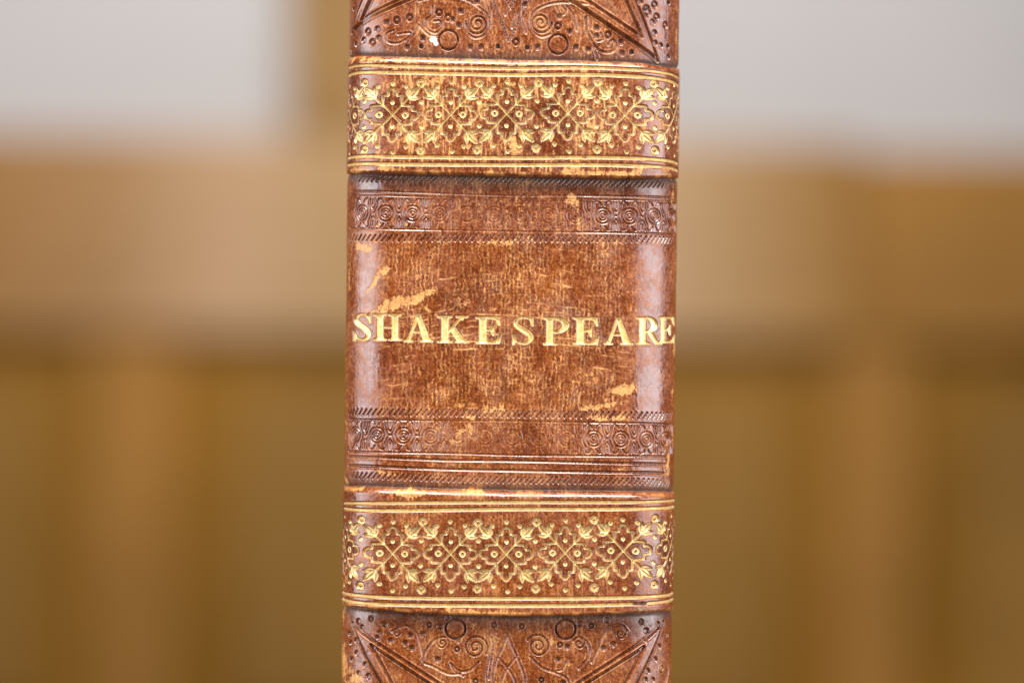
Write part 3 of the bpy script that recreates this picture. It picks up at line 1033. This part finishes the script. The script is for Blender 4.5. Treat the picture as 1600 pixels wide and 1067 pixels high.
# paper-white chip in the upper panel
WHITE = np.zeros((NR, NC), np.float32)
for x, y, a, b, ang in ((677, 63, 6.5, 5.5, 40), (681, 69, 4.0, 4.0, 0)):
    sa, va = P(x - 16, y - 16)
    sb, vb = P(x + 16, y + 16)
    rs, cs = win(sa, sb, va, vb)
    X, Y = PX[rs, cs] - x, PY[rs, cs] - y
    q = (X / a) ** 2 + (Y / b) ** 2 + 0.5 * fine[rs, cs]
    WHITE[rs, cs] = np.maximum(WHITE[rs, cs], 1 - sm(0.7, 1.1, q))

# grime lodged against the bands and in the tooling
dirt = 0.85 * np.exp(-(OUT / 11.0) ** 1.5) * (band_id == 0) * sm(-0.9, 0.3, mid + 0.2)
dirt = np.maximum(dirt, 0.22 * sm(0.15, 0.75, big + 0.5 * mid) * (band_id == 0))
dirt = np.maximum(dirt, 0.22 * sm(0.7, 2.4, PRESS) * (GOLD < 0.3))
dirt = np.clip(np.maximum(dirt, np.where(DARK > 0.5, DARK, DARK * 0.6)), 0, 1)
dirt = np.maximum(dirt, 0.30 * sm(0.1, 0.7, fbm(40, 30, 41, 4) + 0.3 * fine) * is_title)
# brown sore at the lower right fillets
sa, va = P(980, 928)
sb, vb = P(1014, 962)
rs, cs = win(sa, sb, va, vb)
q = np.hypot((PX[rs, cs] - 996) / 12, (PY[rs, cs] - 945) / 13) + 0.35 * fine[rs, cs] + 0.2 * patch[rs, cs]
sore = 1 - sm(0.7, 1.05, q)
GOLD[rs, cs] *= (1 - sore)
dirt[rs, cs] = np.maximum(dirt[rs, cs], 0.4 * sore)
wear[rs, cs] = wear[rs, cs] * (1 - sore) + sore * 0.35 * sm(-0.2, 0.5, fine[rs, cs])
SORE = np.zeros((NR, NC), np.float32)
SORE[rs, cs] = sore

# leather tone
tone = 0.50 + 0.05 * is_title + 0.20 * big + 0.17 * mid + 0.18 * fine + 0.08 * vstreak + 0.26 * grain
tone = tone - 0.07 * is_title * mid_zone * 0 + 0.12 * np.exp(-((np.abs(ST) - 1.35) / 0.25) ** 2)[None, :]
tone = tone - (0.16 * sm(0.4, 0.9, c1) * amp1 - 0.03) * mid_zone * is_title
tone = np.clip(tone - 0.10 * SUNK, 0, 1)

# gold losses
gn = 0.55 * patch + 0.35 * mid + 0.35 * fine
loss = np.where(up_band, sm(0.20, 0.62, gn), sm(0.34, 0.72, gn))
GO = GOLD * (1 - loss * (LETTER < 0.3) * 0.85) * (1 - 0.60 * sm(0.25, 0.6, gn + 0.25 * grain) * (LETTER > 0.3))
GO = GO * (1 - 0.25 * sm(0.0, 0.8, grain) * (LETTER < 0.3))
GO = np.clip(GO, 0, 1)
wear = wear * (1 - sm(0.1, 0.5, GOLD) * 0.5)

# ---------------------------------------------------------------- heights and positions
Hh = HB * BAND * taper
Hh = Hh - PRESS * (1.8 + 0.4 * (band_id > 0)) + RAISE * 0.7
Hh = Hh - 0.45 * np.clip(wear, 0, 1) + 0.30 * np.clip(vr, 0, 1) * mid_zone
Hh = Hh - 0.5 * np.clip(hr, 0, 1) * sm(0.1, 0.5, mid) * mid_zone * is_title * 0.6
Hh = Hh + RIDGE + 0.7 * mid * 0.8 + 0.14 * fine + 1.6 * big * 0.6 + 0.10 * vstreak
Hh = Hh + WHITE * 0.8 + SORE * (0.8 + 1.2 * fine)
# creased joint along the right edge
crease = np.exp(-((PX - (1040 + 6 * np.sin(VV / 60.0))) / 1.6) ** 2) * sm(640, 700, VV) * (1 - sm(758, 775, VV))
Hh = Hh - 1.6 * crease
# a soft hollow next to each band
Hh = Hh - (1.4 * np.exp(-(OUT / 9.0) ** 2) + 2.2 * np.exp(-(OUT / 4.0) ** 2)) * (band_id == 0)

nx = np.sin(ST)[None, :]
ny = -np.cos(ST)[None, :]
PXm = (SX[None, :] + nx * Hh) * K
PYm = (SY[None, :] + ny * Hh) * K
PZm = ZC - (VV - 533.5) * K + 0 * Hh
pos = np.stack([PXm, PYm, PZm], -1).astype(np.float32)
du = np.gradient(pos, axis=1)
dv = np.gradient(pos, axis=0)
nrm = np.cross(du, dv)
nrm *= np.sign(-(nrm[NR // 2, NC // 2, 1])) if nrm[NR // 2, NC // 2, 1] != 0 else 1
nrm /= np.linalg.norm(nrm, axis=-1, keepdims=True) + 1e-20
flip = nrm[NR // 2, NC // 2, 1] > 0
rough = np.clip(0.34 + 0.22 * mid + 0.16 * fine + 0.08 * grain + 0.15 * dirt, 0.2, 0.8)

tool = np.stack([GO, np.clip(wear, 0, 1), dirt, np.ones_like(GO)], -1).astype(np.float32).reshape(-1, 4)
skin = np.stack([tone, WHITE, rough, np.ones_like(GO)], -1).astype(np.float32).reshape(-1, 4)
posf = pos.reshape(-1, 3)
nrmf = nrm.reshape(-1, 3).astype(np.float32)

# ---- which face belongs to which part
fc = lambda A: A[:-1, :-1]
mainid = np.where(band_id == 1, 2, np.where(band_id == 2, 4, 0))
titlerow = (PY > (curve_y(bot1)(PX))) & (PY < curve_y(top2)(PX))
mainid = np.where(mainid == 0, np.where(titlerow, 3, np.where(PY < 500, 1, 5)), mainid)
sub = np.zeros((NR, NC), np.int16)
for i, pts in enumerate(gl_paths):
    xs = np.array([p[0] for p in pts])
    ys = np.array([p[1] for p in pts])
    y = np.interp(S, xs, ys, left=-1e6, right=-1e6)[None, :]
    sub = np.where((np.abs(VV - y) < 1.9), 30 + i, sub)
orn = (GOLD > 0.35) & (sub == 0) & (LAB < 10)
sub = np.where(orn & (mainid == 2), 40, sub)
sub = np.where(orn & (mainid == 4), 41, sub)
sub = np.where(LAB >= 10, LAB, sub)
FID = np.where(sub > 0, sub, mainid)[:-1, :-1]
idx = np.arange(NR * NC).reshape(NR, NC)
quads = np.stack([idx[:-1, :-1], idx[1:, :-1], idx[1:, 1:], idx[:-1, 1:]], -1)
if flip:
    pass


def piece(name, ids, parent, label=None):
    m = np.isin(FID, ids)
    q = quads[m]
    if len(q) == 0:
        return None
    used = np.zeros(NR * NC, bool)
    used[q.ravel()] = True
    remap = np.cumsum(used) - 1
    q = remap[q].astype(np.int32)
    vs_ = posf[used]
    me = bpy.data.meshes.new(name)
    me.vertices.add(len(vs_))
    me.vertices.foreach_set('co', vs_.ravel())
    me.loops.add(q.size)
    me.loops.foreach_set('vertex_index', q.ravel())
    me.polygons.add(len(q))
    me.polygons.foreach_set('loop_start', np.arange(0, q.size, 4, dtype=np.int32))
    me.polygons.foreach_set('use_smooth', np.ones(len(q), bool))
    me.update(calc_edges=True)
    for nm, arr in (('tooling', tool), ('skin', skin)):
        a = me.attributes.new(nm, 'FLOAT_COLOR', 'POINT')
        a.data.foreach_set('color', arr[used].ravel())
    a = me.attributes.new('custom_normal', 'FLOAT_VECTOR', 'POINT')
    a.data.foreach_set('vector', nrmf[used].ravel())
    me.materials.append(M_LEA)
    o = bpy.data.objects.new(name, me)
    if label:
        o['label'] = label
    return link(o, parent)


book = empty('book', (0, 0, 0), 'old brown leather book standing upright, gilt raised bands and gold capitals on its worn spine', 'book')
piece('tooled_panel', [1], book, 'blind tooled top panel with star points, scrolls and two plain rings')
b1 = piece('raised_band', [2], book, 'upper raised band, gilding partly rubbed to orange leather')
tp = piece('title_panel', [3], book, 'plain cracked leather panel carrying the gold title')
b2 = piece('raised_band', [4], book, 'lower raised band with well kept gilt border')
piece('tooled_panel', [5], book, 'blind tooled bottom panel with star points and scrolls')
for i in range(8):
    piece('gilt_line', [30 + i], b1 if i < 4 else b2)
piece('gilt_ornament', [40], b1)
piece('gilt_ornament', [41], b2)
for i, L in enumerate(letters):
    piece('title_letter', [10 + i], tp, 'gold capital letter ' + L[0])

# boards and text block behind the spine
XB = EDGE * K
yb0 = float(SY.max()) * K - 0.004
ztop = ZC + (533.5 + 400) * K
for sx, nm in ((-1, 'cover_board'), (1, 'cover_board')):
    xo = sx * (XB - 0.0012) + XC * K
    xi = sx * (XB - 0.0052) + XC * K
    box(nm, min(xo, xi), max(xo, xi), yb0 + 0.001, yb0 + 0.262, 0.0, ztop + 0.002, M_PLAIN, book, 0.0012)
box('page_block', -XB + 0.0056 + XC * K, XB - 0.0056 + XC * K, 0.0045, yb0 + 0.255, 0.004, ztop - 0.004, M_PAPER, book, 0.001)
